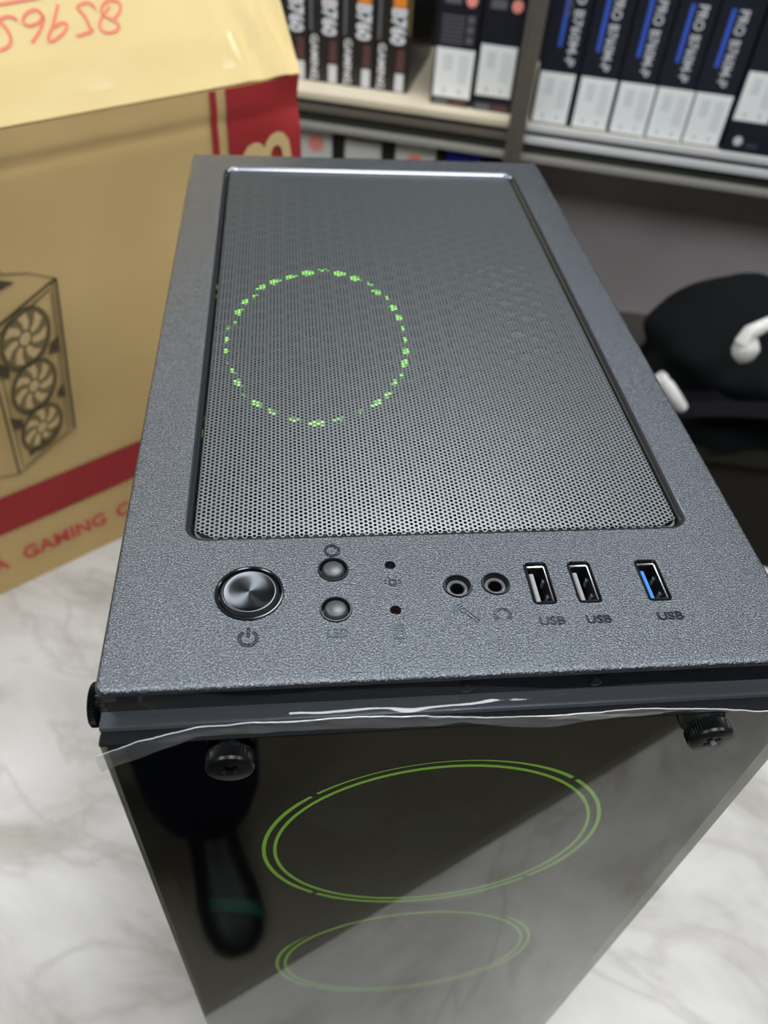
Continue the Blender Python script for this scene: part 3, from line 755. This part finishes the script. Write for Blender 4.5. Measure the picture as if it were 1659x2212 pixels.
flat(t, 'blue_stripe', 'bluebright', -.020, .030, .137, .144); q, (tw, th) = text_mb('PRO', .022, bold=.0006); q.xform(lambda p: (-.004 + p[0], -.0008, .157 + p[1])); q.build('lettering', 'greyprint', t, smooth=False)

XL = [-.626, -.571, -.5145, -.458, -.402]
ol = ['half hidden by the carton', 'second from the carton', 'third from the carton', 'last before the gap']
for k in range(4):
    t = spine_box('motherboard_box', 'charcoal box with wide white and orange spine lettering, ' + ol[k], 'charcoal motherboard boxes on the left shelf', XL[k], XL[k + 1] - .001, .055, .28, .24, 'boxdark')
    o = -(XL[k + 1] - .001 - XL[k]) / 2
    vtext(t, 'B760', o + .0345, .071, .121, .0255, 'whiteprint', bold=.002)
    flat(t, 'orange_block', 'orangeprint', o + .024, o + .045, .122, .141)
    flat(t, 'grey_edge', 'dimprint', o + .001, o + .0065, .075, .28)
    vtext(t, 'GAMING', o + .0095, .004, .070, .0125, 'whiteprint', bold=.001)
    flat(t, 'maroon_block', 'maroonprint', o + .035, o + .047, .033, .064)
    flat(t, 'pale_block', 'greyprint', o + .0335, o + .0475, .002, .029)
    if k == 3: flat(t, 'gold_edge', 'gold', -o - .006, -o - .0006, .085, .28)
for k, (a, b, lab) in enumerate(((-.360, -.2935, 'black box with white label and rows of small print, left of the post'), (-.2915, -.2255, 'black box with high white label, tucked behind the post'))):
    t = spine_box('motherboard_box', lab, 'black boxes with white labels left of the post', a, b, .030, .28, .24, 'boxblack'); o = -(b - a) / 2
    if k == 0:
        sticker(t, o + .004, o + .064, .013, .083)
        for j in range(7): flat(t, 'print_line', 'dimprint', o + .008, o + .043, .090 + .0058 * j, .0925 + .0058 * j)
        for j in range(3): flat(t, 'certification_mark', 'dimprint', o + .047, o + .058, .091 + .014 * j, .101 + .014 * j)
    else: sticker(t, o + .004, o + .060, .023, .095)
    flat(t, 'grey_block', 'dimprint', o + .010, o + .034, .143, .155)
    MB().lathe([(.0001, -.0009), (.0085, -.0009), (.0085, .0002)], 24, (o + .050, 0, .149), 'y').build('salmon_dot', 'pinkprint', t)
    flat(t, 'base_print', 'dimprint', o + .006, o + .030, .002, .010); flat(t, 'base_print', 'maroonprint', o + .034, o + .058, .002, .010)
# goods on the lower left shelf
low = [(-.578, -.520, -.037, 'boxwhite', 'white box with red emblem beside the red carton edge, lower shelf', 'e'),
       (-.519, -.499, -.044, 'boxdark', 'narrow black box between the white boxes, lower shelf', ''),
       (-.498, -.433, -.048, 'boxwhite', 'plain white box in the middle of the lower shelf', 'p'),
       (-.431, -.411, -.040, 'boxdark', 'narrow black box left of the second red emblem box, lower shelf', ''),
       (-.409, -.338, -.040, 'boxwhite', 'white box with low red emblem next to the blue box, lower shelf', 'f'),
       (-.336, -.324, -.050, 'boxdark', 'thin black box against the blue box, lower shelf', ''),
       (-.322, -.262, -.043, 'boxblue', 'deep blue box at the right end of the lower shelf', 'b')]
for a, b, zt, m, lab, kd in low:
    t = spine_box('goods_box', lab, 'boxes on the lower left shelf', a, b, .020, zt + .300, .22, m, -.300); hh = zt + .300
    if kd in 'ef' and kd:
        zc = hh - (.026 if kd == 'e' else .030)
        MB().lathe([(.0001, -.0008), (.014, -.0008), (.014, .0002)], 20, (0, 0, zc), 'y').build('red_emblem', 'pinkprint', t)
    if kd == 'b': flat(t, 'white_label', 'label', -.02, .02, .06, .16)

# ================================================================== dark bench with a black bag, right of the table
def bench():
    t = thing('low_bench', 'dark brown low bench under the black bag', 'bench', (.86, .80, 0), math.radians(-12)); zt = .685
    MB().box(-.40, .40, -.17, .17, zt - .03, zt).build('seat_board', 'bench', t, bevel=.002)
    MB().box(-.38, .38, -.155, .155, .06, zt - .0305).build('cabinet', 'bench', t, smooth=False)
    for x in (-.34, .34):
        for y in (-.12, .12): MB().box(x - .02, x + .02, y - .02, y + .02, 0, .0595).build('foot', 'bench', t, smooth=False)
bench()
def bag():
    t = thing('black_bag', 'slumped black fabric bag with a pale cord lying on the low bench', 'bag', (.768, .768, .6855), math.radians(-12))
    q = MB(); NU, NV = 64, 28; rows = []
    for j in range(NV + 1):
        v = j / NV; row = []
        for i in range(NU):
            a = 2 * PI * i / NU; ca, sa = math.cos(a), math.sin(a)
            e = .62
            x = .235 * math.copysign(abs(ca) ** e, ca); y = .125 * math.copysign(abs(sa) ** e, sa)
            top = .172 + .014 * max(0, min(1, (x + .10) / .10)) + .006 * math.sin(x * 27)
            prof = math.sin(min(1, (1 - v) * 1.02) * PI / 2) ** .17 if v > 0 else 1
            sh = (1 - .10 * (v * 2 - .6) ** 2) * prof if v < 1 else .0
            z = top * v
            d = 1 + .16 * noise.noise((x * 8, y * 8, z * 9 + 3)) + .09 * noise.noise((x * 20, y * 20, z * 22))
            fold = .012 * math.sin(z * 55 + x * 9)
            row.append((x * sh * d, y * sh * d + fold * (1 if sa < 0 else 0) * sh, max(z, 0)))
        rows.append(row)
    q.loft(rows, True, True); q.build('bag_body', 'fabric', t)
    st = []
    for k in range(30):
        u = k / 29; st.append((-.20 + .40 * u, -.128 - .012 * math.sin(u * PI), .058 + .028 * math.sin(u * 4.2)))
    m = MB(); m.loft([[(p[0], p[1] - .004, p[2] + .012) for p in st], [(p[0], p[1] - .006, p[2] - .012) for p in st], [(p[0], p[1] + .02, p[2] - .012) for p in st], [(p[0], p[1] + .02, p[2] + .012) for p in st]], closed=False)
    m.build('strap', 'webbing', t)
bag()
def cords():
    # pale cord with a knotted end hanging over the bag, at real distance in front of its face
    t = thing('knotted_cord', 'thick pale cord with a frayed knotted end hanging on the black bag', 'cord', (.578, .640, .885))
    P = [(.13, .03, .030), (.06, .004, .024), (.025, -.004, .020), (.004, -.008, .010), (-.001, -.010, -.004)]
    MB().tube(P, [.007, .007, .0075, .009, .010], 12).build('cord_rope', 'cord', t)
    k = MB(); lo = []
    for j in range(9):
        v = j / 8; r = .015 * math.sin(PI * (.12 + .86 * v)) ** .6
        lo.append([(.006 + r * math.cos(a) * (1 + .16 * noise.noise((a * 2, v * 6, 1))), -.010 + r * math.sin(a), .004 - .034 * v) for a in [2 * PI * i / 20 for i in range(20)]])
    k.loft(lo, True, True); k.build('knot', 'cord', t)
    t = thing('cord_stub', 'short pale cord end beside the computer case, low on the black bag', 'cord', (.527, .641, .789))
    MB().tube([(-.020, .012, .024), (-.010, .006, .017), (.000, .0, .006), (.009, -.004, -.004), (.015, -.006, -.007)], [.0085, .009, .0088, .0085, .006], 14).build('cord_rope', 'cord', t)
    MB().tube([(-.024, .013, .027), (-.018, .011, .023)], .0098, 14).build('cord_whipping', 'cord', t)
cords()

# ================================================================== person at the table (seen mirrored in the glass front)
def person():
    t = thing('person', 'person in navy trousers and black shoes with a green stripe, mirrored in the glass front', 'person', (-.21, -.56, 0))
    def skin(name, V, E, Rr, m, lv=2):
        me = bpy.data.meshes.new(name); me.from_pydata(V, E, []); me.materials.append(M[m])
        o = bpy.data.objects.new(name, me); COL.objects.link(o); o.parent = t
        o.modifiers.new('skin', 'SKIN'); sv = me.skin_vertices[0].data
        for i, r in enumerate(Rr): sv[i].radius = r if isinstance(r, tuple) else (r, r); sv[i].use_root = (i == 0)
        s = o.modifiers.new('sub', 'SUBSURF'); s.levels = lv; s.render_levels = lv
        return o
    # body: pelvis, spine, head, arms reaching forward to the phone, hands with five fingers, legs
    V = [(0, .02, .95), (.02, .03, 1.15), (.03, .03, 1.36), (.04, .06, 1.46), (.05, .085, 1.53), (.05, .10, 1.62), (.05, .09, 1.69)]
    E = [(0, 1), (1, 2), (2, 3), (3, 4), (4, 5), (5, 6)]
    Rr = [(.13, .10), (.125, .095), (.13, .095), .055, .06, (.075, .09), .055]
    def chain(start, pts):
        k = start
        for p, r in pts: V.append(p); Rr.append(r); E.append((k, len(V) - 1)); k = len(V) - 1
        return k
    for sd, sh_, el, wr, pm in ((1, (.21, .03, 1.40), (.29, .12, 1.14), (.345, .345, 1.305), (.338, .375, 1.325)), (-1, (-.15, .04, 1.40), (-.02, .19, 1.14), (.205, .350, 1.300), (.222, .380, 1.322))):
        w_ = chain(2, [(sh_, .055), (el, .042), (wr, .027), (pm, .030)])
        for f_ in range(4):
            zz = pm[2] + .024 - .018 * f_
            chain(w_, [((pm[0] - sd * .004, pm[1] + .022, zz), .0085), ((pm[0] - sd * .022, pm[1] + .040, zz), .008), ((pm[0] - sd * .040, pm[1] + .040, zz - .004), .007)])
        chain(w_, [((pm[0] - sd * .010, pm[1] - .006, pm[2] + .022), .010), ((pm[0] - sd * .030, pm[1] - .006, pm[2] + .036), .009)])
    for sd, kn, an in ((1, (.105, .06, .48), (.110, .045, .10)), (-1, (-.12, .05, .48), (-.14, .03, .10))):
        chain(0, [((sd * .10, .03, .84), .085), (kn, .055), (an, .040)])
    skin('body', V, E, Rr, 'skin')
    skin('shirt', [(0, .02, .98), (.02, .03, 1.15), (.03, .03, 1.36), (.035, .05, 1.44), (.21, .03, 1.40), (.29, .12, 1.14), (.335, .30, 1.27), (-.15, .04, 1.40), (-.02, .19, 1.14), (.175, .31, 1.265)],
         [(0, 1), (1, 2), (2, 3), (2, 4), (4, 5), (5, 6), (2, 7), (7, 8), (8, 9)], [(.17, .13), (.165, .125), (.165, .12), .065, .075, .058, .042, .075, .058, .042], 'trouser')
    skin('trousers', [(0, .02, .92), (0, .03, 1.0), (.10, .03, .84), (.105, .06, .48), (.116, .075, .085), (-.10, .03, .84), (-.12, .05, .48), (-.14, .05, .085)],
         [(0, 1), (0, 2), (2, 3), (3, 4), (0, 5), (5, 6), (6, 7)], [(.16, .12), (.155, .115), (.105, .10), (.105, .10), (.10, .095), (.10, .10), (.105, .10), (.10, .095)], 'trouser')
    hr = MB(); lo = []
    for j in range(10):
        th = .5 * PI * j / 9 * 1.05; r = .094 * math.cos(th * .96)
        lo.append([(.05 + r * .92 * math.cos(a), .080 + r * 1.10 * math.sin(a) , 1.655 + .085 * math.sin(th)) for a in [2 * PI * i / 24 for i in range(24)]])
    hr.loft(lo, True, True); hr.build('hair', 'shoe', t)
    for hx, hy, rz in ((.095, .035, math.radians(-17)), (-.14, .02, math.radians(12))):
        # shoe: heel at the origin, toe along +y
        sh = MB(); lo = []
        prof = [(-.062, .026, .050, .09), (-.055, .033, .075, .10), (-.02, .038, .105, .11), (.03, .038, .108, .11), (.07, .038, .088, .09), (.12, .043, .070, .07), (.16, .048, .060, .06), (.20, .046, .052, .05), (.228, .036, .044, .04), (.243, .018, .034, .03)]
        for y, wd, hh, _ in prof:
            lo.append([(wd * math.copysign(abs(math.cos(a)) ** .8, math.cos(a)), y, .022 + max(0, math.sin(a)) * (hh - .022) + (min(0, math.sin(a)) * .006)) for a in [2 * PI * i / 20 for i in range(20)]])
        sh.loft(lo, True, True)
        def put(p): return (hx + p[0] * math.cos(rz) - p[1] * math.sin(rz), hy + p[0] * math.sin(rz) + p[1] * math.cos(rz), p[2])
        so = sh.xform(put).build('shoe', 'shoe', t)
        sl = MB(); lo = [[(wd * 1.05 * c_, y, z) for c_, z in ((-1, .002), (1, .002), (1, .022), (-1, .022))] for y, wd, hh, _ in prof]
        sl.loft(lo, True, True).xform(put).build('sole', 'shoe', so)
        st = MB(); lo = []
        for y, wd, hh in ((.176, .0480, .0590), (.196, .0470, .0550)):
            lo.append([(wd * 1.02 * math.cos(a), y + .022 * math.cos(a), .022 + math.sin(a) * (hh - .020)) for a in [PI * (.12 + .76 * i / 12) for i in range(13)]])
        st.loft(lo, closed=False).xform(put).build('shoe_stripe', 'shoegreen', so)
person()
def phone():
    # the phone taking the picture, held just behind the lens position
    X, Y, Z = Vector(RX), Vector(RD), Vector(RF)
    c = Vector((0.05275691, -0.11578307, 0.18156682 + CT)) - Z * .016 + Y * .052 + X * .022
    m = MB(); m.loft([[c + X * p[0] + Y * p[1] + Z * z for p in rrect(-.0375, .0375, -.075, .075, .010, 0, 5, i)] for i, z in ((.001, -.004), (0, -.003), (0, .003), (.001, .004))], True, True)
    base = c.copy(); t = thing('phone', 'dark phone held behind the camera position by the person', 'phone', tuple(base))
    m.xform(lambda p: tuple(Vector(p) - base)).build('phone_body', 'phone', t)
phone()
